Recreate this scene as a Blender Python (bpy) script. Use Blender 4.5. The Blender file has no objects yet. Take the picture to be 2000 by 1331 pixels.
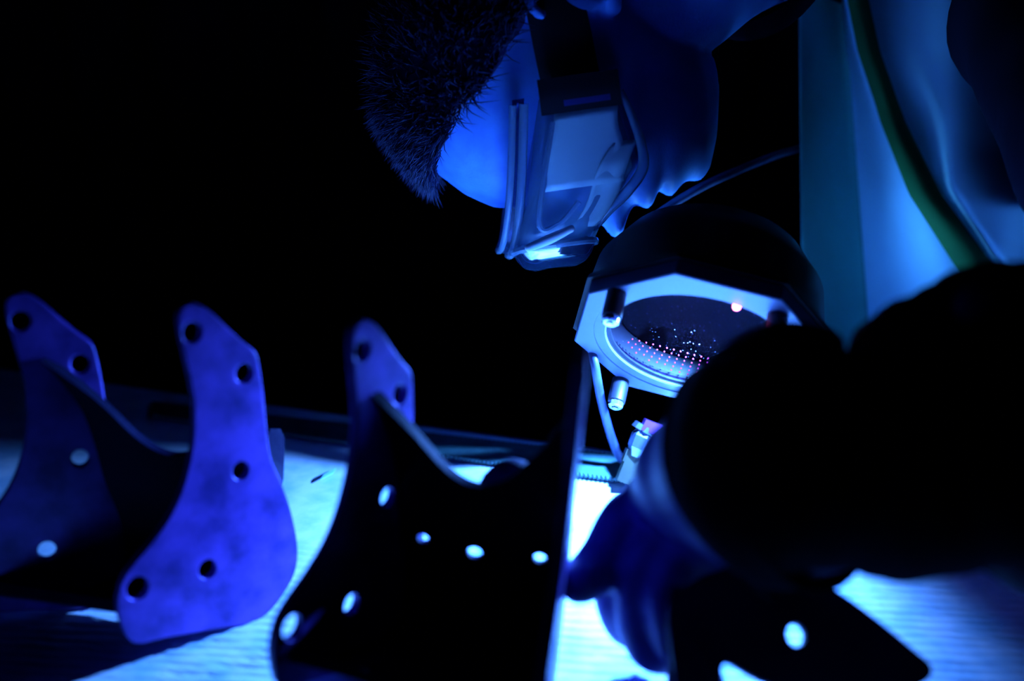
import bpy, bmesh, math, random
import numpy as np
from mathutils import Vector, Matrix, noise
random.seed(7); np.random.seed(7)
S = bpy.context.scene
COL = S.collection

# ------------------------------------------------------------------ camera, world, exposure
CAMZ, PITCH, F = .36, math.radians(19), 2000.0
cam = bpy.data.cameras.new('camera'); cam.lens = 36; cam.sensor_width = 36; cam.clip_start = .02
cam.dof.use_dof = True; cam.dof.focus_distance = .75; cam.dof.aperture_fstop = 2.0
camo = bpy.data.objects.new('camera', cam); COL.objects.link(camo)
camo.location = (0, 0, CAMZ); camo.rotation_euler = (math.pi/2 - PITCH, 0, 0)
S.camera = camo
S.view_settings.view_transform = 'Standard'; S.view_settings.look = 'None'
S.view_settings.gamma = 1; S.view_settings.use_curve_mapping = False
S.view_settings.exposure = 0
W = bpy.data.worlds.new('world'); S.world = W; W.use_nodes = True
W.node_tree.nodes['Background'].inputs[0].default_value = (.01, .02, .3, 1)
W.node_tree.nodes['Background'].inputs[1].default_value = .004
LAMP_W = 125.0                       # watts of the inspection lamp's array
LAMP_COL = (.10, .60, 1.0)

# ------------------------------------------------------------------ geometry helpers
V = Vector
RT = V((1, 0, 0)); FW = V((0, math.cos(PITCH), -math.sin(PITCH))); UP = V((0, math.sin(PITCH), math.cos(PITCH)))
CO = V((0, 0, CAMZ))
TZ = -.0155                         # top of the paper on the bench
def at(x, y, d):                    # photo pixel + distance along the view axis -> point in the room
    x, y, d = float(x), float(y), float(d); return CO + d*(FW + (x-1000)/F*RT + (665.5-y)/F*UP)
def on_plane(x, y, p0, n):
    r = FW + (x-1000)/F*RT + (665.5-y)/F*UP
    return CO + r*((p0-CO).dot(n)/r.dot(n))
def on_bench(x, y, z=TZ): return on_plane(x, y, V((0, 0, z)), V((0, 0, 1)))

class MB:
    def __init__(s): s.v = []; s.f = []
    def add(s, vs, fs):
        o = len(s.v); s.v += [tuple(a) for a in vs]; s.f += [tuple(i+o for i in f) for f in fs]; return s
    def loft(s, rings, closed=True, cap=True):
        n = len(rings[0]); vs = [p for r in rings for p in r]; fs = []
        for i in range(len(rings)-1):
            for j in range(n if closed else n-1):
                k = (j+1) % n
                fs.append((i*n+j, i*n+k, (i+1)*n+k, (i+1)*n+j))
        if cap and closed:
            fs.append(tuple(range(n-1, -1, -1))); fs.append(tuple(range((len(rings)-1)*n, len(rings)*n)))
        return s.add(vs, fs)
    def tube(s, pts, rad, seg=12, cap=True, flat=None, ref=None):
        pts = [V(p) for p in pts]; n = len(pts)
        if not hasattr(rad, '__len__'): rad = [rad]*n
        rings = []; nrm = None
        for i, p in enumerate(pts):
            t = (pts[min(i+1, n-1)]-pts[max(i-1, 0)]).normalized()
            if nrm is None:
                r0 = V(ref) if ref is not None else (V((0, 0, 1)) if abs(t.z) < .9 else V((1, 0, 0)))
                nrm = (r0-t*r0.dot(t)).normalized()
            else: nrm = (nrm-t*nrm.dot(t)).normalized()
            b = t.cross(nrm); k = flat if flat else 1
            rings.append([p+(nrm*math.cos(a)+b*math.sin(a)*k)*rad[i] for a in [2*math.pi*j/seg for j in range(seg)]])
        return s.loft(rings, True, cap)
    def limb(s, pts, rad, seg=16, sub=5):      # smooth tapering tube with round ends
        P, R = spline(pts, rad, sub)
        d0 = (P[0]-P[1]).normalized(); d1 = (P[-1]-P[-2]).normalized()
        for k in (.5, .85): P.insert(0, P[0]+d0*R[0]*(.5 if k == .5 else .35)); R.insert(0, R[0]*(.86 if k == .5 else .5))
        r = R[-1]
        P.append(P[-1]+d1*r*.5); R.append(r*.86); P.append(P[-1]+d1*r*.35); R.append(r*.45)
        return s.tube(P, R, seg)
    def box(s, c, sx, sy, sz, M=None, taper=1):
        c = V(c); vs = []
        for z in (-1, 1):
            for x, y in ((-1, -1), (1, -1), (1, 1), (-1, 1)):
                k = taper if z > 0 else 1
                q = V((x*sx/2*k, y*sy/2*k, z*sz/2)); vs.append(c+(M @ q if M else q))
        return s.add(vs, [(3, 2, 1, 0), (4, 5, 6, 7), (0, 1, 5, 4), (1, 2, 6, 5), (2, 3, 7, 6), (3, 0, 4, 7)])
    def ball(s, c, r, M=None, sc=(1, 1, 1), nu=16, nv=10):
        rings = []
        for i in range(nv+1):
            ph = math.pi*i/nv; ph = min(max(ph, .02), math.pi-.02)
            rings.append([V(c)+(M or Matrix.Identity(3)) @ V((r*sc[0]*math.sin(ph)*math.cos(a), r*sc[1]*math.sin(ph)*math.sin(a), r*sc[2]*math.cos(ph))) for a in [2*math.pi*j/nu for j in range(nu)]])
        return s.loft(rings)
    def sheet(s, grid, th):                    # grid[i][j] of points -> closed thick sheet
        ni, nj = len(grid), len(grid[0]); top = [V(p) for r in grid for p in r]; nr = []
        for i in range(ni):
            for j in range(nj):
                a = V(grid[min(i+1, ni-1)][j])-V(grid[max(i-1, 0)][j]); b = V(grid[i][min(j+1, nj-1)])-V(grid[i][max(j-1, 0)])
                nr.append(a.cross(b).normalized())
        bot = [p-n*th for p, n in zip(top, nr)]; N = ni*nj; fs = []
        for i in range(ni-1):
            for j in range(nj-1):
                a, b, c, d = i*nj+j, i*nj+j+1, (i+1)*nj+j+1, (i+1)*nj+j
                fs += [(a, d, c, b), (a+N, b+N, c+N, d+N)]
        edge = [j for j in range(nj)]+[i*nj+nj-1 for i in range(1, ni)]+[(ni-1)*nj+j for j in range(nj-2, -1, -1)]+[i*nj for i in range(ni-2, 0, -1)]
        for k in range(len(edge)):
            a, b = edge[k], edge[(k+1) % len(edge)]; fs.append((a, b, b+N, a+N))
        return s.add(top+bot, fs)
    def build(s, name, m=None, parent=None, smooth=True, origin=None, flatdeg=40):
        me = bpy.data.meshes.new(name)
        o0 = V(origin) if origin is not None else V((0, 0, 0))
        me.from_pydata([tuple(V(a)-o0) for a in s.v], [], s.f)
        bm = bmesh.new(); bm.from_mesh(me); bmesh.ops.recalc_face_normals(bm, faces=bm.faces); bm.to_mesh(me); bm.free()
        return link(name, me, m, parent, smooth, o0, flatdeg)
def link(name, me, m=None, parent=None, smooth=True, origin=None, flatdeg=40):
    if smooth:
        me.shade_smooth()
        if flatdeg: 
            try: me.set_sharp_from_angle(angle=math.radians(flatdeg))
            except Exception: pass
    o = bpy.data.objects.new(name, me); COL.objects.link(o)
    if m: me.materials.append(m)
    loc = V(origin) if origin is not None else V((0, 0, 0))
    if parent: o.parent = parent; loc = loc-world_of(parent)
    o.location = loc
    return o
def world_of(o):
    p = V(o.location)
    while o.parent: o = o.parent; p += V(o.location)
    return p
def empty(name, loc):
    o = bpy.data.objects.new(name, None); o.empty_display_size = .02; COL.objects.link(o); o.location = loc; return o
def tag(o, label=None, cat=None, group=None, kind=None):
    if label: o['label'] = label
    if cat: o['category'] = cat
    if group: o['group'] = group
    if kind: o['kind'] = kind
    return o
def spline(pts, rad, sub=6):
    pts = [V(p) for p in pts]; n = len(pts); P = []; R = []
    if not hasattr(rad, '__len__'): rad = [rad]*n
    for i in range(n-1):
        p0, p1, p2, p3 = pts[max(i-1, 0)], pts[i], pts[i+1], pts[min(i+2, n-1)]
        for k in range(sub):
            t = k/sub
            P.append(.5*((2*p1)+(p2-p0)*t+(2*p0-5*p1+4*p2-p3)*t*t+(3*p1-p0-3*p2+p3)*t**3))
            R.append(rad[i]+(rad[i+1]-rad[i])*(t*t*(3-2*t)))
    P.append(pts[-1]); R.append(rad[-1]); return P, R
def baked(o, mods):                # evaluate modifiers into a plain mesh
    for kind, kw in mods:
        md = o.modifiers.new(kind, kind)
        for k, v in kw.items(): setattr(md, k, v)
    dg = bpy.context.evaluated_depsgraph_get(); dg.update()
    me = bpy.data.meshes.new_from_object(o.evaluated_get(dg))
    o.modifiers.clear(); old = o.data; o.data = me; me.name = o.name
    bpy.data.meshes.remove(old)
    return o
def lerp(a, b, t): return a+(b-a)*t
def interp(x, xs, ys): return float(np.interp(x, xs, ys))

# ------------------------------------------------------------------ materials
def mat(name, col, rough=.5, metal=0, var=.15, scale=20, bump=0, bscale=200, col2=None, spec=.5, emit=None, es=0, stretch=None):
    m = bpy.data.materials.new(name); m.use_nodes = True; nt = m.node_tree; N = nt.nodes; L = nt.links
    b = N['Principled BSDF']; b.inputs['Roughness'].default_value = rough; b.inputs['Metallic'].default_value = metal
    b.inputs['Specular IOR Level'].default_value = spec
    tc = N.new('ShaderNodeTexCoord'); src = tc.outputs['Object']
    if stretch:
        mp = N.new('ShaderNodeMapping'); mp.inputs['Scale'].default_value = stretch; L.new(src, mp.inputs[0]); src = mp.outputs[0]
    nz = N.new('ShaderNodeTexNoise'); nz.inputs['Scale'].default_value = scale; nz.inputs['Detail'].default_value = 5
    L.new(src, nz.inputs['Vector'])
    rp = N.new('ShaderNodeValToRGB'); c2 = col2 or tuple(c*(1-var*2) for c in col)
    rp.color_ramp.elements[0].position = .32; rp.color_ramp.elements[1].position = .62
    rp.color_ramp.elements[0].color = (*c2, 1); rp.color_ramp.elements[1].color = (*col, 1)
    L.new(nz.outputs[0], rp.inputs[0]); L.new(rp.outputs[0], b.inputs['Base Color'])
    if bump:
        n2 = N.new('ShaderNodeTexNoise'); n2.inputs['Scale'].default_value = bscale; n2.inputs['Detail'].default_value = 3
        L.new(src, n2.inputs['Vector'])
        bp = N.new('ShaderNodeBump'); bp.inputs['Strength'].default_value = bump; bp.inputs['Distance'].default_value = .001
        L.new(n2.outputs[0], bp.inputs['Height']); L.new(bp.outputs[0], b.inputs['Normal'])
    if emit:
        b.inputs['Emission Color'].default_value = (*emit, 1); b.inputs['Emission Strength'].default_value = es
    return m
def clear_mat(name, tint, body, body_amt, rough=.08, gloss=.5, specks=0):
    m = bpy.data.materials.new(name); m.use_nodes = True; nt = m.node_tree; N = nt.nodes; L = nt.links; N.clear()
    out = N.new('ShaderNodeOutputMaterial'); tr = N.new('ShaderNodeBsdfTransparent'); tr.inputs[0].default_value = (*tint, 1)
    df = N.new('ShaderNodeBsdfDiffuse'); df.inputs[0].default_value = (*body, 1)
    tl = N.new('ShaderNodeBsdfTranslucent'); tl.inputs[0].default_value = (*body, 1)
    gl = N.new('ShaderNodeBsdfGlossy'); gl.inputs['Roughness'].default_value = rough; gl.inputs[0].default_value = (1, 1, 1, 1)
    m0 = N.new('ShaderNodeMixShader'); m0.inputs[0].default_value = .18; L.new(df.outputs[0], m0.inputs[1]); L.new(tl.outputs[0], m0.inputs[2])
    m1 = N.new('ShaderNodeMixShader'); m1.inputs[0].default_value = body_amt
    L.new(tr.outputs[0], m1.inputs[1]); L.new(m0.outputs[0], m1.inputs[2])
    if specks:
        tc = N.new('ShaderNodeTexCoord'); vo = N.new('ShaderNodeTexVoronoi'); vo.inputs['Scale'].default_value = specks
        L.new(tc.outputs['Object'], vo.inputs['Vector'])
        sp = N.new('ShaderNodeSeparateColor'); L.new(vo.outputs['Color'], sp.inputs[0])
        mu = N.new('ShaderNodeMath'); mu.operation = 'MULTIPLY'; mu.inputs[1].default_value = .13; L.new(sp.outputs[0], mu.inputs[0])
        lt = N.new('ShaderNodeMath'); lt.operation = 'LESS_THAN'; L.new(vo.outputs['Distance'], lt.inputs[0]); L.new(mu.outputs[0], lt.inputs[1])
        g2 = N.new('ShaderNodeMath'); g2.operation = 'GREATER_THAN'; g2.inputs[1].default_value = .5; L.new(sp.outputs[0], g2.inputs[0])
        m3 = N.new('ShaderNodeMath'); m3.operation = 'MULTIPLY'; L.new(lt.outputs[0], m3.inputs[0]); L.new(g2.outputs[0], m3.inputs[1])
        ad = N.new('ShaderNodeMath'); ad.operation = 'ADD'; ad.use_clamp = True; ad.inputs[1].default_value = body_amt; L.new(m3.outputs[0], ad.inputs[0])
        L.new(ad.outputs[0], m1.inputs[0])
    lw = N.new('ShaderNodeFresnel'); lw.inputs[0].default_value = 1.45
    ml = N.new('ShaderNodeMath'); ml.operation = 'MULTIPLY'; ml.inputs[1].default_value = gloss; L.new(lw.outputs[0], ml.inputs[0])
    m2 = N.new('ShaderNodeMixShader'); L.new(ml.outputs[0], m2.inputs[0]); L.new(m1.outputs[0], m2.inputs[1]); L.new(gl.outputs[0], m2.inputs[2])
    L.new(m2.outputs[0], out.inputs[0]); return m

M_paper = mat('crepe paper', (.88, .90, .92), .9, var=.08, scale=38, col2=(.42, .64, .76))
M_bench = mat('bench top', (.03, .04, .1), .6)
M_steel = mat('bench leg steel', (.05, .06, .1), .4, .8)
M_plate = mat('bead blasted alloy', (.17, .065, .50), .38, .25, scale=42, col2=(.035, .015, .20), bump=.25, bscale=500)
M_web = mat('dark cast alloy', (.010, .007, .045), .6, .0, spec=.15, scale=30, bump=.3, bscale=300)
M_strap = mat('woven strap', (.06, .17, .16), .7, scale=60, col2=(.04, .10, .11))
M_wall = mat('blackout curtain', (.006, .007, .03), .95, scale=6)
M_floor = mat('dark floor', (.01, .012, .03), .7, scale=8)
M_bezel = mat('anodised bezel', (.11, .125, .21), .45, .1, var=.06, scale=40)
M_house = mat('black lamp housing', (.005, .004, .009), .5, spec=.2)
M_rubber = mat('black rubber', (.012, .012, .02), .5)
M_chrome = mat('chrome', (.7, .75, .85), .18, .9, var=.05)
M_cable = mat('grey cable', (.035, .05, .13), .5, scale=60, col2=(.02, .03, .08))
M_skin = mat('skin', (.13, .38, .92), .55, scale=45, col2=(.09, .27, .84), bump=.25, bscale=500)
M_hair = mat('dark hair', (.018, .016, .09), .55, scale=40)
M_gogg = clear_mat('clear soft plastic', (.82, .9, 1), (.45, .75, 1), .34, .12, .8)
M_lens = clear_mat('clear lens', (.2, .27, .5), (.2, .4, .8), .08, .05, .35)
M_edge = clear_mat('clear thick edge', (.8, .9, 1), (.5, .75, 1), .35, .1, .9)
M_frost = clear_mat('frosted plastic', (.8, .9, 1), (.72, .95, 1), .92, .2, .6)
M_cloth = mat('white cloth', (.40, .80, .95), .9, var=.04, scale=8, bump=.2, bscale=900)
M_lining = mat('teal lining', (.10, .50, .42), .9, var=.1, scale=6)
M_band = mat('green tape', (.01, .16, .03), .85, var=.1, scale=20)
M_sleeve = mat('sleeve darkened as shade', (.003, .003, .012), .95, spec=.05, scale=12, bump=.3, bscale=120)  # dark base colour stands in for the sleeve's unlit side
M_glove = mat('black glove', (.035, .022, .22), .6, scale=40, bump=.3, bscale=300)
M_trous = mat('dark trousers', (.01, .012, .03), .9)
M_black = mat('black elastic', (.010, .010, .025), .7)
M_brass = mat('dull brass', (.06, .06, .035), .45, .3)
M_clamp = mat('clamp chrome', (.22, .26, .36), .25, .8, var=.05)
M_violet = mat('violet anodised', (.14, .03, .2), .35, .5, var=.05)
M_led_refl = mat('led reflection dots', (.3, .02, .1), .4, emit=(1, .03, .16), es=3.5)
M_ind = mat('red indicator', (.8, .1, .2), .3, emit=(1, .10, .22), es=26)
M_ledboard = mat('led board', (.004, .001, .002), .9, spec=.02)
M_glass = clear_mat('filter glass', (.5, .4, .6), (.12, .09, .20), .0, .03, .005, specks=330)
M_eye = mat('eye white', (.3, .5, .8), .2)
M_iris = mat('iris', (.02, .03, .1), .2)

# ------------------------------------------------------------------ inspection lamp frame (its light is made here)
LC = at(1360, 678, .72)
vdir = (CO-LC).normalized()
nd = (UP*-.985 - RT*.175); nd = (nd-vdir*nd.dot(vdir)).normalized()
LN = (vdir*.50+nd*.866).normalized()                 # where the lamp face looks
E1 = (RT*.984-UP*.18); E1 = (E1-LN*E1.dot(LN)).normalized()
E2 = LN.cross(E1).normalized()                       # in-face axis
if E2.dot(UP) > 0: E2 = -E2                          # E2 points to the lower rim
def lp(a, b, c=0): return LC+E1*a+E2*b+LN*c
lamp_root = empty('inspection_lamp', LC)
tag(lamp_root, 'octagonal ultraviolet inspection lamp with red lit glass and pale bezel', 'lamp')
ld = bpy.data.lights.new('ultraviolet array', 'SPOT'); ld.energy = LAMP_W; ld.color = LAMP_COL
ld.spot_size = math.radians(146); ld.spot_blend = 1.0; ld.shadow_soft_size = .004
lo = bpy.data.objects.new('ultraviolet_array', ld); COL.objects.link(lo)
lo.location = lp(0, 0, -.0185)-LC; lo.rotation_mode = 'QUATERNION'; lo.rotation_quaternion = V((-.47, -.33, -.82)).to_track_quat('-Z', 'Y')
lo.parent = lamp_root
tl = bpy.data.lights.new('added ultraviolet fill', 'SPOT'); tl.energy = 5.5; tl.color = (.10, .42, 1.0)  # added fill light with no fixture, brightens the face and jacket
tl.spot_size = math.radians(140); tl.spot_blend = 1.0; tl.shadow_soft_size = .03
tlo = bpy.data.objects.new('added_fill', tl); COL.objects.link(tlo); tlo.location = at(1350, 860, .845)
tlo.rotation_mode = 'QUATERNION'; tlo.rotation_quaternion = (at(1400, 200, .85)-at(1350, 860, .845)).to_track_quat('-Z', 'Y')
# ------------------------------------------------------------------ room
def plane(name, c, sx, sy, sz, m): 
    o = MB().box((0, 0, 0), sx, sy, sz).build(name, m, None, False); o.location = c; tag(o, kind='structure'); return o
plane('floor', (.3, .8, -.95), 4.6, 4.2, .1, M_floor)
plane('ceiling', (.3, .8, 1.95), 4.6, 4.2, .1, M_wall)
wb = MB(); g = []
for i in range(2):
    g.append([V((-2+4.6*j/160, 2.7+.05*math.sin(j*.9+.6*math.sin(j*.23)), -.9+2.8*i)) for j in range(161)])
tag(wb.sheet(g, .03).build('wall_back', M_wall), kind='structure')
plane('wall_left', (-2.02, .8, .5), .06, 4.2, 2.8, M_wall)
plane('wall_right', (2.62, .8, .5), .06, 4.2, 2.8, M_wall)

# ------------------------------------------------------------------ bench, paper, strap
bu = V((.95, -.31, 0)).normalized(); bv = V((.31, .95, 0)).normalized()     # bench axes
b0 = on_bench(600, 862); 
def bench_pt(u, v, z): q = b0+bu*u+bv*v; return V((q.x, q.y, z))
t = empty('workbench', bench_pt(.15, -.35, -.9)); tag(t, 'dark workbench under the lit white ribbed paper', 'table')
Mb = Matrix((bu, bv, V((0, 0, 1)))).transposed()
MB().box(bench_pt(.15, -.33, TZ-.02), 1.5, .80, .034, Mb).build('tabletop', M_bench, t, False)
for a in (-.54, .84):
    for b in (-.68, .02): MB().box(bench_pt(a, b, (TZ-.037-.9)/2), .05, .05, .9+TZ-.037, Mb).build('leg', M_steel, t, False)
MB().box(bench_pt(.15, .02, -.62), 1.33, .03, .05, Mb).build('stretcher', M_steel, t, False)
# ribbed paper: ridges are real
ra = math.radians(-4); ru = V((math.cos(ra), math.sin(ra), 0)); rv = V((-math.sin(ra), math.cos(ra), 0))
nu, nv = 150, 620; vs = []; L0, W0 = 1.3, .78
for j in range(nv+1):
    for i in range(nu+1):
        u = (i/nu-.42)*L0; v = (j/nv)*W0-.72
        q = bench_pt(u+.05, v, 0)
        a, b = q.dot(ru), q.dot(rv)
        w = .0016*noise.noise(V((a*16, b*30, 1)))+.0009*noise.noise(V((a*60, b*8, 4)))
        ph = (b+w)/.0082*2*math.pi
        am = .25+.95*max(0, .5+1.1*noise.noise(V((a*38, math.floor((b+w)/.0082)*2.3, 2))))
        fade = min(1, max(.12, (.68-q.y)/.14))
        z = .0024*am*fade*(abs(math.sin(ph/2))-1) + .0006*noise.noise(V((a*9, b*9, 7)))
        vs.append((q.x, q.y, TZ+z))
fs = [(j*(nu+1)+i, j*(nu+1)+i+1, (j+1)*(nu+1)+i+1, (j+1)*(nu+1)+i) for j in range(nv) for i in range(nu)]
me = bpy.data.meshes.new('paper_sheet'); me.from_pydata(vs, [], fs)
pp = link('paper_sheet', me, M_paper, None, True, None, 0); pp.location.z = 0
tag(pp, 'white ribbed paper sheet covering the bench and glowing under the lamp', 'paper')
# woven strap along the far edge
s0, s1 = on_bench(300, 822), on_bench(1218, 950); s0b, s1b = on_bench(300, 795), on_bench(1222, 901)
g = []; nl, nw = 820, 62
for j in range(nw+1):
    row = []
    for i in range(nl+1):
        a = s0.lerp(s1, i/nl); b = s0b.lerp(s1b, i/nl); q = a.lerp(b, j/nw)
        d = (q-s0); uu = d.dot((s1-s0).normalized()); ww = (q-a).length
        row.append(V((q.x, q.y, TZ+.0032+.0011*math.sin((uu-ww*1.0)*2*math.pi/.0036))))
    g.append(row)
st = MB().sheet(g, .0022); st = st.build('webbing_strap', M_strap, None, True, None, 0)
tag(st, 'teal diagonal-weave webbing strap along the far edge of the paper', 'strap')
# scrap on the paper and a clear rule beside the plate
sc = MB().sheet([[on_bench(626+8*i+3*j, 938-4*i-5*j, TZ+.0035+.0008*math.sin(i+j)) for i in range(4)] for j in range(3)], .0006).build('paper_scrap', M_cloth)
tag(sc, 'tiny white scrap lying on the lit paper between the two upright plates', 'scrap')

# ------------------------------------------------------------------ flanged half collars
TPL = [(.0472, .1838), (.048, .191), (.0521, .1946), (.0579, .1941), (.0647, .1887), (.0727, .1786), (.081, .1683), (.0887, .1597), (.0904, .1498), (.0913, .1335), (.0915, .117), (.0918, .1003), (.0934, .0879), (.0982, .0726), (.1019, .0574), (.1047, .0402), (.1055, .0217), (.1023, .008), (.0951, -.0023), (.0852, -.0115), (.0744, -.0153), (.0545, -.0117), (.0355, -.0072), (.0171, -.0032), (.0001, .001), (-.005, .017), (-.0052, .029), (-.0015, .041), (.006, .0498), (.0183, .0602), (.0301, .0727), (.0385, .0864), (.0443, .1009), (.0483, .1158), (.0508, .1342), (.0506, .1498), (.0485, .1686)]
HOLES = [((.0535, .1795), .0062), ((.0814, .1487), .0060), ((.0737, .0887), .0058), ((.0474, .0314), .0062), ((.0059, .0347), .0072)]
def plate_mesh(name, outline, holes, th, bev=.0008):     # flat plate with drilled holes; local x,y in plane, +z is the shown face
    cu = bpy.data.curves.new(name, 'CURVE'); cu.dimensions = '2D'; cu.fill_mode = 'BOTH'; cu.extrude = th/2-bev; cu.bevel_depth = bev; cu.bevel_resolution = 1
    def poly(pts):
        sp = cu.splines.new('POLY'); sp.points.add(len(pts)-1); sp.use_cyclic_u = True
        for p, q in zip(sp.points, pts): p.co = (q[0], q[1], 0, 1)
    P, _ = spline([V((*q, 0)) for q in outline]+[V((*outline[0], 0))], 1, 3)
    poly([(q.x, q.y) for q in P[:-1]])
    for c, r in holes: poly([(c[0]+r*math.cos(a), c[1]+r*1.15*math.sin(a)) for a in [2*math.pi*k/28 for k in range(28)]])
    o = bpy.data.objects.new(name, cu); COL.objects.link(o)
    dg = bpy.context.evaluated_depsgraph_get(); dg.update()
    me = bpy.data.meshes.new_from_object(o.evaluated_get(dg)); me.name = name
    bpy.data.objects.remove(o); bpy.data.curves.remove(cu)
    for v in me.vertices: v.co.z -= th/2
    return me
PLATE = plate_mesh('flange', TPL, HOLES, .0062)
PLATE.materials.append(M_plate)
def frame(x0, y0, z0, yaw, tilt=0, lean=0):
    u = V((math.cos(yaw), math.sin(yaw), 0)); n = V((math.sin(yaw), -math.cos(yaw), 0))
    v = V((0, 0, 1))*math.cos(lean)+n*math.sin(lean); nn = u.cross(v)
    c, s = math.cos(tilt), math.sin(tilt)
    a = u*c+v*s; b = v*c-u*s
    M = Matrix((a, b, nn)).transposed().to_4x4(); M.translation = V((x0, y0, z0)); return M
FA = frame(-.3293, .5341, 0, .4575); FB = frame(-.2193, .5047, 0, math.radians(38))
FC = frame(-.122, .4587, .004, .8668, -.0747); FD = frame(.0135, .405, .003, math.radians(81.5), -.02, .075)
def put(name, me, Mx, parent):
    o = bpy.data.objects.new(name, me); COL.objects.link(o); o.parent = parent
    o.matrix_local = Matrix.Translation(-world_of(parent)) @ Mx
    return o
WEBARC = [(.064, .157), (.080, .128), (.0860, .098), (.0885, .073), (.0935, .05), (.0955, .025), (.092, .008), (.08, -.003), (.062, -.006), (.04, -.002), (.018, .006), (.002, .016)]
def web(name, F1, F2, sag, parent, holes):
    P, _ = spline([V((*q, 0)) for q in WEBARC], 1, 4)
    n1, n2 = 26, len(P); g = []
    for i in range(n1+1):
        s = i/n1; row = []
        k = 4*s*(1-s); cut = sag*min(1, k*1.0)          # the saddle's top is cut to a valley between the plates
        for j in range(n2):
            tt = cut+(1-cut)*j/(n2-1); idx = tt*(n2-1); a = int(min(idx, n2-2)); q = P[a].lerp(P[a+1], idx-a)
            p1 = F1 @ V((q.x, q.y, -.002)); p2 = F2 @ V((q.x, q.y, -.006)); w = p1.lerp(p2, s)
            row.append(w)
        g.append(row)
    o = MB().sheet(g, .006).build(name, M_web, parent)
    for k, (px, py, r) in enumerate(holes):
        best = min(((at_proj(p)[0]-px)**2+(at_proj(p)[1]-py)**2, p) for row in g[3:-3] for p in row[:30])[1]
        d = (best-CO).normalized(); d = V((d.x*.4, d.y, -.12)).normalized()
        c = MB().tube([best-d*.02, best+d*.02], r, 24).build('cutter', None, None); 
        md = o.modifiers.new('b', 'BOOLEAN'); md.object = c; md.solver = 'EXACT'
        baked_apply(o); me = c.data; bpy.data.objects.remove(c); bpy.data.meshes.remove(me)
    return o
def baked_apply(o):
    dg = bpy.context.evaluated_depsgraph_get(); dg.update()
    me = bpy.data.meshes.new_from_object(o.evaluated_get(dg)); o.modifiers.clear(); o.data = me
def at_proj(P):
    d = V(P)-CO; z = d.dot(FW); return (1000+F*d.dot(RT)/z, 665.5-F*d.dot(UP)/z)
def collar(loc, F1, F2, sag, holes, label):
    t = empty('flanged_half_collar', loc); tag(t, label, 'machine part')
    put('flange', PLATE, F1, t); put('flange', PLATE, F2, t)
    w = web('saddle', F1, F2, sag, t, holes); w['label'] = 'dark saddle with drilled holes between the two plates'
    return t
cl1 = collar(V((-.24, .56, TZ)), FA, FB, .20, [], 'half collar whose mottled right plate faces the lamp with five dark holes')
cl2 = collar(V((-.05, .5, TZ)), FC, FD, .17, [(810, 1055, .0034), (932, 1076, .0042), (1060, 1090, .0034)], 'half collar beside the gloved hand, lower half black and edge glowing')
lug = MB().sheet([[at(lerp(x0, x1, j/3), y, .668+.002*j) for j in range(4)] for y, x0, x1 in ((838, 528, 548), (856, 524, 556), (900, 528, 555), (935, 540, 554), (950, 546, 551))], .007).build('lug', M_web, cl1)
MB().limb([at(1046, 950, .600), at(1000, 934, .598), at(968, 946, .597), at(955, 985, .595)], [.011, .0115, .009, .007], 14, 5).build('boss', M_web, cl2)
# third collar lying on its side under the hand
epx = [(1310, 1160), (1400, 1085), (1510, 1100), (1612, 1146), (1650, 1166), (1720, 1218), (1790, 1276), (1818, 1303), (1806, 1330), (1740, 1350), (1580, 1352), (1488, 1330), (1415, 1292), (1402, 1345), (1325, 1345)]
e0 = on_bench(1560, 1240, .040); en = V((.10, -.75, .66)).normalized(); eu = (V((1, 0, 0))-en*en.x).normalized(); ev = en.cross(eu)
def eplane(x, y): q = on_plane(x, y, e0, en)-e0; return (q.dot(eu), q.dot(ev))
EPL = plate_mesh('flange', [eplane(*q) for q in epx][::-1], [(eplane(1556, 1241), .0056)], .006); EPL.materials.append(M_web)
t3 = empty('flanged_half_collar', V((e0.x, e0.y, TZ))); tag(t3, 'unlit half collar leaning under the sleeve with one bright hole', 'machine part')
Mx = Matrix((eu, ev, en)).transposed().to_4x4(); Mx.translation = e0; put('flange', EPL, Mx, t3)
g = []
for i in range(9):
    a = at_p = on_plane(1345+i*8, 1215+i*12, e0, en); row = []
    for j in range(7): row.append(V((a.x-.004*j+.0007*j*j, a.y+.0015*j, lerp(a.z-.004, TZ+.001, j/6))))
    g.append(row)
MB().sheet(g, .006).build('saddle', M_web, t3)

# ------------------------------------------------------------------ inspection lamp body
def oct_ring(R, c, k=1.0):
    R2 = R/math.cos(math.pi/8); return [lp(R2*math.cos(math.pi/8+j*math.pi/4), R2*math.sin(math.pi/8+j*math.pi/4), c) for j in range(8)]
AF = .0835; GR = .0645
def circ(R, c, n=64): return [lp(R*math.cos(2*math.pi*j/n+math.pi/8), R*math.sin(2*math.pi*j/n+math.pi/8), c) for j in range(n)]
def oct64(R, c):
    out = []; R2 = R/math.cos(math.pi/8)
    for j in range(64):
        a = 2*math.pi*j/64+math.pi/8; m = (a-math.pi/8) % (math.pi/4); rr = R/math.cos(m-math.pi/8)
        out.append(lp(rr*math.cos(a), rr*math.sin(a), c))
    return out
bz = MB(); bz.loft([circ(GR, -.010), circ(GR, -.001), circ(GR+.001, 0), circ(GR+.0085, 0), circ(GR+.009, .0008), oct64(AF-.0008, .0008), oct64(AF, 0), oct64(AF, -.010), circ(GR, -.010)], True, False)
bz.build('bezel', M_bezel, lamp_root, True, None, 25)
hs = MB(); hs.loft([oct64(AF+.003, -.0105), oct64(AF+.003, -.014), circ(AF*1.02, -.02), circ(AF*.98, -.05), circ(AF*.8, -.075), circ(AF*.45, -.09), circ(.004, -.092)], True, False)
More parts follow.
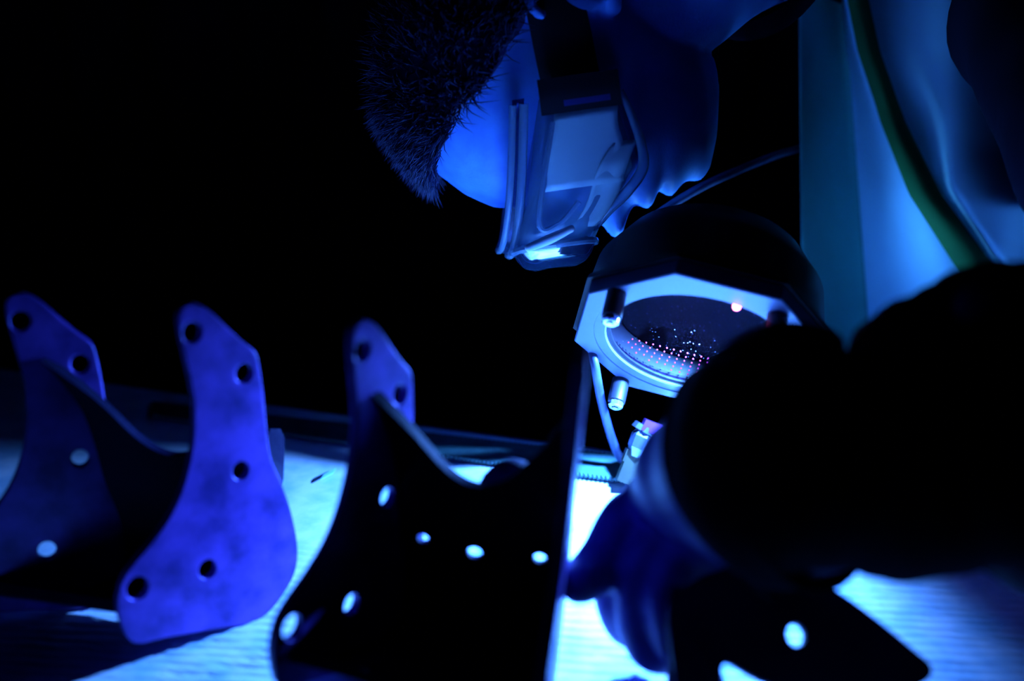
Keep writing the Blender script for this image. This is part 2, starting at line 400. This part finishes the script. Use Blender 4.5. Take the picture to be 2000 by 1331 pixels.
hs.loft([oct64(AF+.003, -.0105), circ(GR+.001, -.0105), circ(GR-.002, -.030), circ(.004, -.030)], True, False)
hs.build('housing', M_house, lamp_root, True, None, 35)
MB().loft([circ(.003, -.024), circ(GR-.003, -.024), circ(GR-.003, -.027), circ(.003, -.027)], True, True).build('led_board', M_ledboard, lamp_root, False)
MB().loft([circ(.0005, -.006), circ(GR-.0005, -.006), circ(GR-.0005, -.008), circ(.0005, -.008)], True, True).build('filter_glass', M_glass, lamp_root, True, None, 30)
MB().loft([circ(GR-.0002, -.0055), circ(GR-.0028, -.0045), circ(GR-.0028, -.003), circ(GR-.0002, -.002)], True, False).build('seal_ring', M_house, lamp_root)
MB().loft([circ(GR-.0001, -.0098), circ(GR-.0004, -.0098), circ(GR-.0004, -.0014), circ(GR-.0001, -.0014)], True, False).build('added_dark_liner', M_house, lamp_root)  # dark liner added to damp the glow on the bezel's inner wall
led_refl = MB()  # glowing dots stand in for red reflections in the glass
for i in range(-7, 7):
    for j in range(6):
        b = .030+.0062*j; a = -.006+i*.0052*(1+.05*j); c = lp(a, b, -.0105)
        if math.hypot(a, b) < GR-.003: led_refl.ball(c, .0007, None, (1, 1, 1), 6, 4)
tag(led_refl.build('led_reflections', M_led_refl, lamp_root), kind='stuff')
MB().ball(lp(.012, -.0585, -.003), .0028).build('indicator_light', M_ind, lamp_root)
rl = bpy.data.lights.new('indicator glow', 'POINT'); rl.energy = .004; rl.color = (1, .06, .2); rl.shadow_soft_size = .003
rlo = bpy.data.objects.new('indicator_glow', rl); COL.objects.link(rlo); rlo.location = lp(.012, -.0585, .004)-LC; rlo.parent = lamp_root
for (px, py) in ((1205, 572), (1519, 616), (1213, 742), (1500, 776)):
    b = on_plane(px, py, LC, LN); 
    so = MB().tube([b, b+LN*.0005, b+LN*.0195, b+LN*.02], [.0064, .0067, .0067, .0062], 20).build('standoff', M_rubber, lamp_root)
    hx = MB().tube([b+LN*.02, b+LN*.0235, b+LN*.0245], [.0058, .0058, .0045], 12); hx.tube([b+LN*.0245, b+LN*.0255], [.003, .0026], 6)
    hx.build('cap_screw', M_chrome, so, True, None, 30)
hd = MB(); hd.limb([lp(.0, -.0, -.085), at(1440, 525, .85), at(1440, 560, .868), at(1440, 610, .875), at(1440, 680, .888)], [.02, .016, .015, .015, .017], 16); hd.build('handle', M_house, lamp_root)

cb = [V((.62, 1.42, -.88)), V((.60, 1.40, -.5)), V((.56, 1.34, .0)), at(1760, 330, 1.12), at(1620, 285, 1.0), at(1540, 296, .88), at(1440, 334, .83), at(1370, 366, .82), at(1300, 408, .81), at(1245, 455, .80), at(1205, 515, .79), at(1170, 590, .78), at(1155, 660, .77), at(1163, 720, .765), at(1176, 790, .80), at(1196, 860, .82), at(1214, 898, .832), on_bench(1245, 920, TZ+.006), on_bench(1300, 938, TZ+.005), on_bench(1400, 955, TZ+.005), on_bench(1480, 965, TZ+.005)]
P, R = spline(cb, .0034, 6)
tag(MB().tube(P, R, 14).build('power_cable', M_cable, None, True, cb[6]), 'grey power cable looping down left of the octagonal lamp', 'cable')

# chrome clamp between the strap's end and the glove
cq = on_bench(1234, 944, TZ); tcl = empty('clamp', cq); tag(tcl, 'small chrome clamp with a violet cap beside the strap end', 'clamp')
ZC = .805; ax = (at(1275, 835, ZC)-at(1240, 925, ZC)).normalized(); sd = (FW.cross(ax)).normalized(); Mc = Matrix((sd, FW, ax)).transposed()
jb = MB().box(at(1233, 912, ZC), .015, .014, .027, Mc); jb.box(at(1226, 890, ZC), .006, .013, .010, Mc); jb.box(at(1246, 896, ZC), .005, .013, .007, Mc)
jb.build('jaw_block', M_brass, tcl, False)
cm = MB(); cm.tube([at(1240, 892, ZC-.006), at(1246, 876, ZC-.006), at(1256, 854, ZC-.006), at(1260, 846, ZC-.006)], [.0042, .0085, .0095, .008], 6); cm.tube([at(1260, 846, ZC-.004), at(1266, 836, ZC-.004)], [.012, .0112], 8)
cm.build('nut', M_clamp, tcl, False)
MB().box(at(1277, 858, ZC-.008), .015, .012, .010, Mc).build('lever', M_clamp, tcl, False)
MB().box(at(1274, 836, ZC-.008), .017, .014, .009, Mc, .9).build('cap', M_violet, tcl, False)['label'] = 'violet cap'

# ------------------------------------------------------------------ person
H = .246
zh = (RT*-.99-UP*.14).normalized(); xh = (RT*.14-UP*.99).normalized(); yh = zh.cross(xh)
yaw = math.radians(-8); xh, yh = xh*math.cos(yaw)+yh*math.sin(yaw), yh*math.cos(yaw)-xh*math.sin(yaw)
NT = at(1198, 444, .80)
def hp(x, y, z): return NT+((x-.5)*xh+y*yh+(z-.33)*zh)*H
ZF = [-.035, -.015, .01, .05, .10, .145, .175, .215, .27, .33, .40, .46, .50, .54, .58, .64, .70, .78, .86, .92, .97, 1.0]
XF = [.16, .28, .345, .380, .386, .388, .384, .398, .395, .375, .345, .338, .35, .375, .392, .398, .385, .335, .255, .165, .06, -.05]
ZB = [-.035, .1, .2, .3, .4, .5, .6, .7, .8, .88, .95, 1.0]; XB = [.02, -.10, -.24, -.33, -.385, -.42, -.435, -.425, -.375, -.30, -.18, -.05]
ZW = [-.035, .03, .12, .2, .3, .4, .5, .6, .7, .8, .88, .95, 1.0]; WW = [.09, .16, .21, .245, .275, .29, .30, .315, .315, .285, .22, .13, .0]
def gs(x, c, s): return math.exp(-((x-c)/s)**2)
def head_pt(th, z, off=0):
    xf, xb, w = interp(z, ZF, XF), interp(z, ZB, XB), interp(z, ZW, WW)
    c = .5*(xf+xb)*.5+.0; c = lerp(xb, xf, .45); cs, sn = math.cos(th), math.sin(th)
    a = (xf-c) if cs > 0 else (c-xb); e = .85
    x = c+a*math.copysign(abs(cs)**e, cs); y = w*math.copysign(abs(sn)**e, sn)
    if cs > 0:
        ay = abs(y)
        x += .15*gs(z, .318, .046)*gs(y, 0, .066)+.105*gs(z, .39, .05)*gs(y, 0, .04)+.06*gs(z, .46, .05)*gs(y, 0, .035)
        x += .03*gs(z, .325, .025)*gs(ay, .055, .025)
        x -= .045*gs(z, .485, .04)*gs(ay, .13, .055)
        x += .02*gs(z, .56, .025)*gs(ay, .12, .08)+.025*gs(z, .39, .05)*gs(ay, .19, .06)
        x += .060*gs(z, .215, .040)*gs(y, 0, .13)+.040*gs(z, .138, .030)*gs(y, 0, .12)-.05*gs(z, .176, .008)*gs(y, 0, .13)
        x += .022*gs(z, .03, .035)*gs(y, 0, .09)
    d = V((x-c, y, 0)); k = 1+off/max(d.length, .05)
    return hp(c+(x-c)*k, y*k, z)
def head_grid(mb, z0=-.034, off=0, nz=110, nt=120):
    rings = []
    for i in range(nz+1):
        z = lerp(z0, .998, i/nz); rings.append([head_pt(2*math.pi*j/nt, z, off) for j in range(nt)])
    mb.loft(rings)
SHL = at(2105, 0, .74); ELL = at(2450, 810, .52); WRL = at(1500, 915, .535)
NB = at(1620, -190, .90)
SHR = V((.46, 1.22, .40)); ELR = V((.46, 1.16, .06)); HDR = at(1440, 610, .875); WRR = HDR+(ELR-HDR).normalized()*.075
HIP = V((.95, 1.15, .28)); CH = V((.56, 1.10, .43))
def fingers(k=0):                        # left hand, gloved: arched over the work, index pointing at the plate
    a = at
    return [
     ([a(1300, 985, .592), a(1228, 1008, .590), a(1180, 1088, .580), a(1148, 1126, .568), a(1131, 1140, .558)], [.0135, .0128, .0122, .0114, .0098]),
     ([a(1320, 1010, .585), a(1232, 1060, .585), a(1206, 1150, .588), a(1222, 1215, .592), a(1258, 1232, .596)], [.0135, .0128, .0118, .011, .0100]),
     ([a(1335, 1040, .570), a(1262, 1110, .568), a(1250, 1205, .572), a(1268, 1265, .576), a(1300, 1278, .580)], [.0135, .0125, .0115, .0105, .0098]),
     ([a(1360, 1070, .555), a(1310, 1150, .552), a(1318, 1240, .556), a(1345, 1290, .560), a(1378, 1335, .562)], [.0125, .0112, .0105, .0098, .0090]),
     ([a(1400, 960, .575), a(1350, 960, .598), a(1312, 1030, .612), a(1290, 1090, .608)], [.016, .0145, .0125, .0105])]
def hand_left(mb, inf=0, gaunt=False):
    for pts, r in fingers(): mb.limb(pts, [q+inf for q in r], 14, 5)
    for p0, p1 in (((1300, 985, .60), (1460, 905, .545)), ((1320, 1010, .585), (1465, 925, .54)), ((1335, 1040, .570), (1470, 945, .535)), ((1360, 1070, .555), (1480, 960, .53))):
        mb.limb([at(*p1), at((p0[0]+p1[0])/2, (p0[1]+p1[1])/2-12, (p0[2]+p1[2])/2), at(*p0)], [.021+inf, .022+inf, .0155+inf], 14, 4)
    mb.limb([at(1290, 970, .59), at(1330, 935, .58), at(1420, 930, .56)], [.017+inf, .022+inf, .024+inf], 14, 4)
def hand_right(mb, inf=0):
    d = (at(1440, 660, .885)-at(1440, 540, .865)).normalized(); o = (WRR-HDR).normalized(); o = (o-d*o.dot(d)).normalized(); q = d.cross(o)
    pc = HDR+o*.035
    mb.limb([WRR, pc+o*.012, pc-d*.0], [.027+inf, .028+inf, .026+inf], 14, 4)
    for i in range(4):
        b = HDR-d*(.033-.021*i)
        pts = [b+o*.033, b+o*.018+q*.024, b-o*.008+q*.029, b-o*.028+q*.012, b-o*.024-q*.012]
        mb.limb(pts, [.0105+inf, .0105+inf, .0098+inf, .009+inf, .008+inf], 12, 4)
    mb.limb([pc-q*.01-d*.02, HDR-d*.04-q*.02+o*.016, HDR-d*.03-q*.028-o*.008, HDR-d*.015-q*.02-o*.026], [.014+inf, .012+inf, .0105+inf, .009+inf], 12, 4)
bd = MB(); head_grid(bd)
bd.limb([hp(-.12, 0, .30), hp(-.20, 0, .08), hp(-.32, 0, -.12), NB], [.056, .058, .060, .066], 24, 6)
bd.limb([NB, lerp(NB, CH, .5), CH, lerp(CH, HIP, .5), HIP], [.07, .105, .125, .115, .125], 24, 6)
bd.limb([SHL, lerp(SHL, SHR, .3)+V((.05, 0, 0)), lerp(SHL, SHR, .7)+V((.05, 0, 0)), SHR], [.056, .085, .085, .056], 20, 6)
bd.limb([SHL, lerp(SHL, ELL, .5), ELL, lerp(ELL, WRL, .35), WRL, at(1430, 930, .545)], [.054, .047, .040, .041, .029, .027], 18, 6)
bd.limb([SHR, lerp(SHR, ELR, .5), ELR, lerp(ELR, WRR, .35), WRR], [.054, .047, .040, .040, .028], 18, 6)
hand_left(bd); hand_right(bd)
KN = [V((1.0, 1.02, -.40)), V((1.02, 1.24, -.40))]; FT = [V((1.06, 1.0, -.83)), V((1.08, 1.26, -.83))]
for k, s in ((0, -.07), (1, .07)):
    bd.limb([HIP+V((0, s, -.03)), KN[k], FT[k]], [.085, .057, .042], 18, 6)
    bd.limb([FT[k], FT[k]+V((-.05, 0, -.03)), FT[k]+V((-.15, 0, -.045))], [.04, .036, .024], 12, 4)
for sg in (1, -1):                       # ears
    rr = []
    for i in range(21):
        a = -2.2+4.6*i/20; rr.append(hp(-.17-.075*math.cos(a)*1.0, sg*(.315+.02*abs(math.sin(a))), .405+.115*math.sin(a)))
    bd.tube(rr, [.0045]*21, 8); bd.ball(hp(-.15, sg*.295, .40), .018, Matrix((xh, yh, zh)).transposed(), (.8, .35, 1.15)); bd.ball(hp(-.13, sg*.30, .295), .009)
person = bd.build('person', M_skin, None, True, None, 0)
baked(person, [('REMESH', dict(mode='VOXEL', voxel_size=.0031, use_smooth_shade=True)), ('SMOOTH', dict(factor=.5, iterations=2))])
tag(person, 'person in clear goggles bending face down over the lamp, black glove pointing', 'person')
if not person.data.materials: person.data.materials.append(M_skin)
Mh = Matrix((xh, yh, zh)).transposed()
for sg in (1, -1):
    e = MB().ball(hp(.315, sg*.125, .485), .0118).build('eye', M_eye, person); MB().ball(hp(.352, sg*.125, .483), .0052, Mh, (.5, 1, 1)).build('iris', M_iris, e)
    MB().limb([hp(.385, sg*.05, .545), hp(.40, sg*.11, .565), hp(.36, sg*.20, .56)], [.003, .0042, .0025], 8, 4).build('eyebrow', M_hair, person)
# hair: cap plus strands
hm = MB()
def hairline(th):                       # lowest z of the hair for an angle around the head
    a = abs((th+math.pi) % (2*math.pi)-math.pi)
    return interp(a, [0, .5, .9, 1.25, 1.5, 1.9, 2.4, 3.15], [.865, .86, .83, .76, .62, .46, .24, .20])
nt, nz = 96, 36; rings = []
for i in range(nz+1):
    rings.append([head_pt(2*math.pi*j/nt, lerp(hairline(2*math.pi*j/nt), .995, i/nz), (.004 if i in (0,) else .022+.012*noise.noise(V((j*.5, i*.6, 0))))) for j in range(nt)])
hm.loft(rings)
for k in range(9000):
    th = random.uniform(0, 2*math.pi); zb = hairline(th); z = zb+(.985-zb)*random.random()**1.25-.012*random.random()
    p = head_pt(th, z, .012); o = (p-hp(0, 0, .55)).normalized()
    fr = math.cos(th)
    d = (o*.75+xh*.28*max(0, fr)-zh*(.35 if fr < .4 else -.10)+V((random.gauss(0, .28), random.gauss(0, .28), random.gauss(0, .28)))).normalized()
    l = random.uniform(.012, .024)*(1.15 if z > .72 else .8)
    s = d.cross(V((random.random(), random.random(), random.random()))).normalized()*.00055; s2 = d.cross(s)
    q = p+d*l*.55+o*.001
    hm.add([p+s, p-s*.5+s2*.86, p-s*.5-s2*.86, q+s*.7, q-s*.35+s2*.6, q-s*.35-s2*.6, p+d*l-zh*.003],
           [(0, 1, 4, 3), (1, 2, 5, 4), (2, 0, 3, 5), (3, 4, 6), (4, 5, 6), (5, 3, 6)])
hair = hm.build('hair', M_hair, person, True, None, 0)
# gloves
gl = MB(); hand_left(gl, .0022)
gl.limb([at(1300, 985, .588), at(1370, 945, .565), at(1470, 915, .535), at(1540, 905, .53)], [.025, .040, .057, .062], 22, 6)
go = gl.build('glove', M_glove, person, True, None, 0)
baked(go, [('REMESH', dict(mode='VOXEL', voxel_size=.0026, use_smooth_shade=True)), ('SMOOTH', dict(factor=.5, iterations=4))])
gr = MB(); hand_right(gr, .002); go2 = gr.build('glove', M_glove, person, True, None, 0)
baked(go2, [('REMESH', dict(mode='VOXEL', voxel_size=.0026, use_smooth_shade=True)), ('SMOOTH', dict(factor=.5, iterations=2))])
# sleeves
def sleeve(pts, rad, wr, seed):
    P, R = spline(pts, rad, 14); mb = MB(); rings = []; n = len(P); nrm = None
    for i, p in enumerate(P):
        t_ = (P[min(i+1, n-1)]-P[max(i-1, 0)]).normalized(); r0 = V((0, 0, 1)) if nrm is None else nrm
        nrm = (r0-t_*r0.dot(t_)).normalized(); b = t_.cross(nrm)
        rings.append([p+(nrm*math.cos(a)+b*math.sin(a))*R[i]*(1+wr*noise.noise(V((math.cos(a)*1.3, math.sin(a)*1.3, i*.22+seed)))) for a in [2*math.pi*j/40 for j in range(40)]])
    inner = [[rings[k][j].lerp(P[k], .05) for j in range(40)] for k in (0, 4, 10)]
    mb.loft(inner[::-1]+rings, True, False)
    return mb.build('sleeve', M_sleeve, person, True, None, 60)
sl = sleeve([at(1452, 935, .545), at(1480, 925, .54), at(1560, 888, .515), at(1645, 895, .505), at(1750, 890, .50), at(1850, 852, .50), at(1960, 832, .50), at(2150, 820, .50), ELL, lerp(ELL, SHL, .35), lerp(ELL, SHL, .7), SHL],
            [.058, .062, .067, .054, .0605, .070, .081, .080, .072, .072, .078, .088], .05, 1)
MB().tube([at(1466+95*math.sin(a)*.5-30*math.cos(a)*0-62*math.cos(a), 945+225*math.sin(a)*1.0, .545-.055*math.cos(a)) for a in [2*math.pi*k/48 for k in range(49)]], .0028, 8, False).build('sleeve_cuff', M_sleeve, person)
sr = sleeve([WRR+(ELR-WRR)*.02, lerp(WRR, ELR, .3), lerp(WRR, ELR, .6), ELR, lerp(ELR, SHR, .5), SHR], [.036, .045, .05, .056, .062, .075], .06, 5)
MB().ball(at(1900, 596, .455), .0085, None, (1, .5, 1)).build('snap_button', mat('violet button', (.25, .12, .6), .3), person)['label'] = 'violet blurred snap button'
# jacket: hanging front, collar, back
def bx(y): return interp(y, [-120, -40, 100, 240, 380, 460, 540, 700], [1640, 1655, 1685, 1733, 1795, 1850, 1905, 2010])
def sm(t): return t*t*(3-2*t)
def jdepth(x, y):
    b = bx(y); xs = [1560, 1640+.075*(y+40), b-10, b+42, max(1862, b+75), max(2120, b+220)]; zs = [.885, .945, .885, .905, .875, lerp(.99, .865, min(1, max(0, (y-290)/110)))]
    xs = list(np.maximum.accumulate(xs)); 
    for k in range(5):
        if x <= xs[k+1] or k == 4:
            t_ = min(1, max(0, (x-xs[k])/max(1, xs[k+1]-xs[k]))); return lerp(zs[k], zs[k+1], sm(t_))+.012*noise.noise(V((x*.008, y*.004, 3)))
def jrow(y, x0, x1, n, off=0): return [at(lerp(x0, x1, i/n), y, jdepth(lerp(x0, x1, i/n), y)-off) for i in range(n+1)]
g = [jrow(y, 1640+.075*(y+40), 2200, 70) for y in np.linspace(-130, 760, 70)]
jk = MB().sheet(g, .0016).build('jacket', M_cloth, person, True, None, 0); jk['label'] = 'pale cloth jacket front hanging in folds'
g = [jrow(y, 1562+.01*y, 1646+.075*(y+40), 16, .001) for y in np.linspace(-130, 760, 50)]
MB().sheet(g, .0016).build('jacket_lining', M_lining, jk, True, None, 0)['label'] = 'teal lining strip along the open edge'
g = []
for y in np.linspace(-110, 600, 60):
    b = bx(y); w = interp(y, [-110, 200, 540], [40, 46, 78]); g.append([at(b+w*i/8-w*.5+12, y, jdepth(b, y)-.010-.006*math.sin(math.pi*i/8)) for i in range(9)])
MB().sheet(g, .003).build('edging_tape', M_band, jk, True, None, 0)['label'] = 'dark green edging tape'
# collar ring and torso shell
nd_ = (NB-hp(-.25, 0, .0)).normalized(); nd_ = (nd_-UP*.25).normalized(); c0 = lerp(hp(-.32, 0, -.12), NB, .18); aa = (UP-nd_*UP.dot(nd_)).normalized(); bb = nd_.cross(aa)
MB().tube([c0+(aa*math.cos(a)+bb*math.sin(a))*.073 for a in [2*math.pi*k/40 for k in range(41)]], .008, 10, False, 1.0).build('collar', M_sleeve, jk)
ts = MB(); ts.limb([lerp(NB, CH, .15), lerp(NB, CH, .5), CH, lerp(CH, HIP, .5), HIP], [.09, .118, .142, .135, .14], 28, 6)
ts.limb([SHL+V((.02, .02, 0)), lerp(SHL, SHR, .3)+V((.06, 0, 0)), lerp(SHL, SHR, .7)+V((.06, 0, 0)), SHR], [.07, .098, .098, .07], 24, 6)
tso = ts.build('jacket_back', M_sleeve, jk, True, None, 0); baked(tso, [('REMESH', dict(mode='VOXEL', voxel_size=.007, use_smooth_shade=True)), ('SMOOTH', dict(factor=.5, iterations=4))])
tr = MB()
for k, s in ((0, -.07), (1, .07)): tr.limb([HIP+V((.01, s, -.02)), KN[k], FT[k]+V((0, 0, .03))], [.108, .08, .07], 20, 6)
tro = tr.build('trousers', M_trous, person, True, None, 0); baked(tro, [('REMESH', dict(mode='VOXEL', voxel_size=.009, use_smooth_shade=True))])
for k in range(2):
    MB().limb([FT[k]+V((.03, 0, -.03)), FT[k]+V((-.06, 0, -.025)), FT[k]+V((-.17, 0, -.035))], [.042, .044, .033], 16, 5).build('shoe', M_rubber, person)
for o in (go, go2, tso, tro):
    if not o.data.materials: o.data.materials.append(M_glove)

# ------------------------------------------------------------------ goggles
gg = empty('safety_goggles', hp(.3, 0, .45)); tag(gg, 'clear wrap-around safety goggles with black strap on the bent-down face', 'goggles')
#        x back..front, z low, z high, half width
STN = [(.10, .300, .545, .335), (.16, .285, .560, .338), (.24, .268, .580, .335), (.33, .262, .600, .322), (.41, .315, .620, .30), (.465, .37, .642, .275), (.53, .408, .658, .262)]
def gring(x, z0, z1, w, inset=0, n=64, e=.42):
    out = []
    zc, hz = (z0+z1)/2, (z1-z0)/2-inset; ww = w-inset
    for j in range(n):
        a = 2*math.pi*j/n; c, s = math.cos(a), math.sin(a)
        y = ww*math.copysign(abs(c)**e, c); z = zc+hz*math.copysign(abs(s)**e, s)
        xx = x-.30*max(0, abs(y)-.0)**2*max(0, (x-.25)/.27)                   # front wraps round the face
        if s < 0: xx -= 0; z += .06*max(0, 1-abs(y)/.08)*max(0, (x-.3)/.2)      # nose notch
        out.append(hp(xx, y, z))
    return out
rings = [gring(*q) for q in STN]; inn = [gring(*q, .010) for q in STN]
MB().loft(rings+inn[::-1]+[rings[0]], True, False).build('goggle_body', M_gogg, gg, True, None, 0)
fl = gring(.535, .405, .66, .265); 
cen = sum(fl, V())/len(fl)+xh*.014
lens = [[cen.lerp(p, k)+xh*(.019*(1-k**5)-.014*(1-k)) for p in fl] for k in (1, .985, .95, .88, .75, .5, .3, .12)]
MB().loft(lens+[[q-xh*.002 for q in r] for r in lens[::-1]], True, True).build('lens', M_lens, gg, True, None, 0)
MB().tube(fl+[fl[0]], .0030, 8, False).build('lens_rim', M_edge, gg)
# raised brow flange: band standing off the top edge, from the side round the forehead
for k, (o_, r_) in enumerate(((.0, .0034), (.030, .0028))):
    pts = []
    for i in range(41):
        y = lerp(.345, -.345, i/40); t_ = abs(y)/.345
        xx = lerp(.56-o_*.6, .13, t_**3.2)-.02; zz = lerp(.672, .575, t_**2)+o_
        pts.append(hp(xx, y*1.01, zz))
    MB().tube(pts, r_, 10).build('brow_bead', M_edge, gg)
g = []
for i in range(41):
    y = lerp(.348, -.348, i/40); t_ = abs(y)/.345; row = []
    for j in range(5):
        o_ = j/4*.034; row.append(hp(lerp(.56-o_*.6, .13, t_**3.2)-.022, y*1.01, lerp(.672, .575, t_**2)+o_-.002))
    g.append(row)
MB().sheet(g, .0015).build('brow_flange', M_lens, gg, True, None, 0)
# face seal on the cheek side, side vent cover and inner flap
pts = [hp(.11, .34, .30), hp(.18, .343, .280), hp(.26, .340, .262), hp(.33, .325, .262), hp(.39, .30, .31), hp(.435, .262, .365), hp(.475, .20, .40), hp(.50, .12, .43)]
P, R = spline(pts, [.002, .003, .0035, .004, .004, .0038, .0034, .003], 6); MB().tube(P, R, 10).build('cheek_seal', M_edge, gg)
g = [[hp(lerp(.25, .475, i/14), .345-.10*max(0, lerp(.27, .50, i/14)-.33)/.2-.006+.004*math.sin(j*.9), lerp(.275+.135*(i/14)**1.4, .34+.145*(i/14), j/8)+.010*math.sin(i*.45)) for j in range(9)] for i in range(15)]
MB().sheet(g, .0012).build('side_flap', M_frost, gg, True, None, 0)
g = [[hp(lerp(.15, .36, i/10), .358-.036*(i/10), lerp(.315, .50+.05*i/10, j/10)+.006*math.sin(i*.8+j*.4)) for j in range(11)] for i in range(11)]
MB().sheet(g, .0010).build('vent_cover', M_frost, gg, True, None, 0)
vp = [hp(.17, .352, .50), hp(.44, .315, .575), hp(.455, .31, .52), hp(.40, .33, .455)]
P, R = spline(vp, .0022, 8); MB().tube(P, R, 8).build('vent_rim', M_edge, gg)
MB().limb([hp(.512, .292, .615), hp(.495, .300, .55), hp(.474, .304, .485)], [.0030, .0036, .0026], 10, 5).build('painted_glint', M_paper, gg)  # solid white strip shaped as a painted glint on the goggles
# strap bracket and elastic strap
g = [[hp(lerp(.055, .15, i/6), .352-.004*abs(i-3)/3, lerp(.305, .53, j/6)) for j in range(7)] for i in range(7)]
MB().sheet(g, .005).build('strap_bracket', M_black, gg, True, None, 30)
MB().box(hp(.125, .365, .40), .0045, .003, .032, Mh).build('strap_slider', mat('grey slider', (.10, .08, .4), .4), gg, False)
g = []
for i in range(61):
    th = lerp(1.30, 2*math.pi-1.30, i/60); k = 1-abs(i-30)/30
    row = []
    for j in range(6):
        z = lerp(.345, .515, j/5)+.08*k; row.append(head_pt(th, z, .034+.012*(1-abs(2*j/5-1))*0))
    g.append(row)
MB().sheet(g, .002).build('head_strap', M_black, gg, True, None, 0)
MB().box(hp(-.20, .34, .47), .006, .004, .040, Mh).build('buckle', M_black, gg, False)
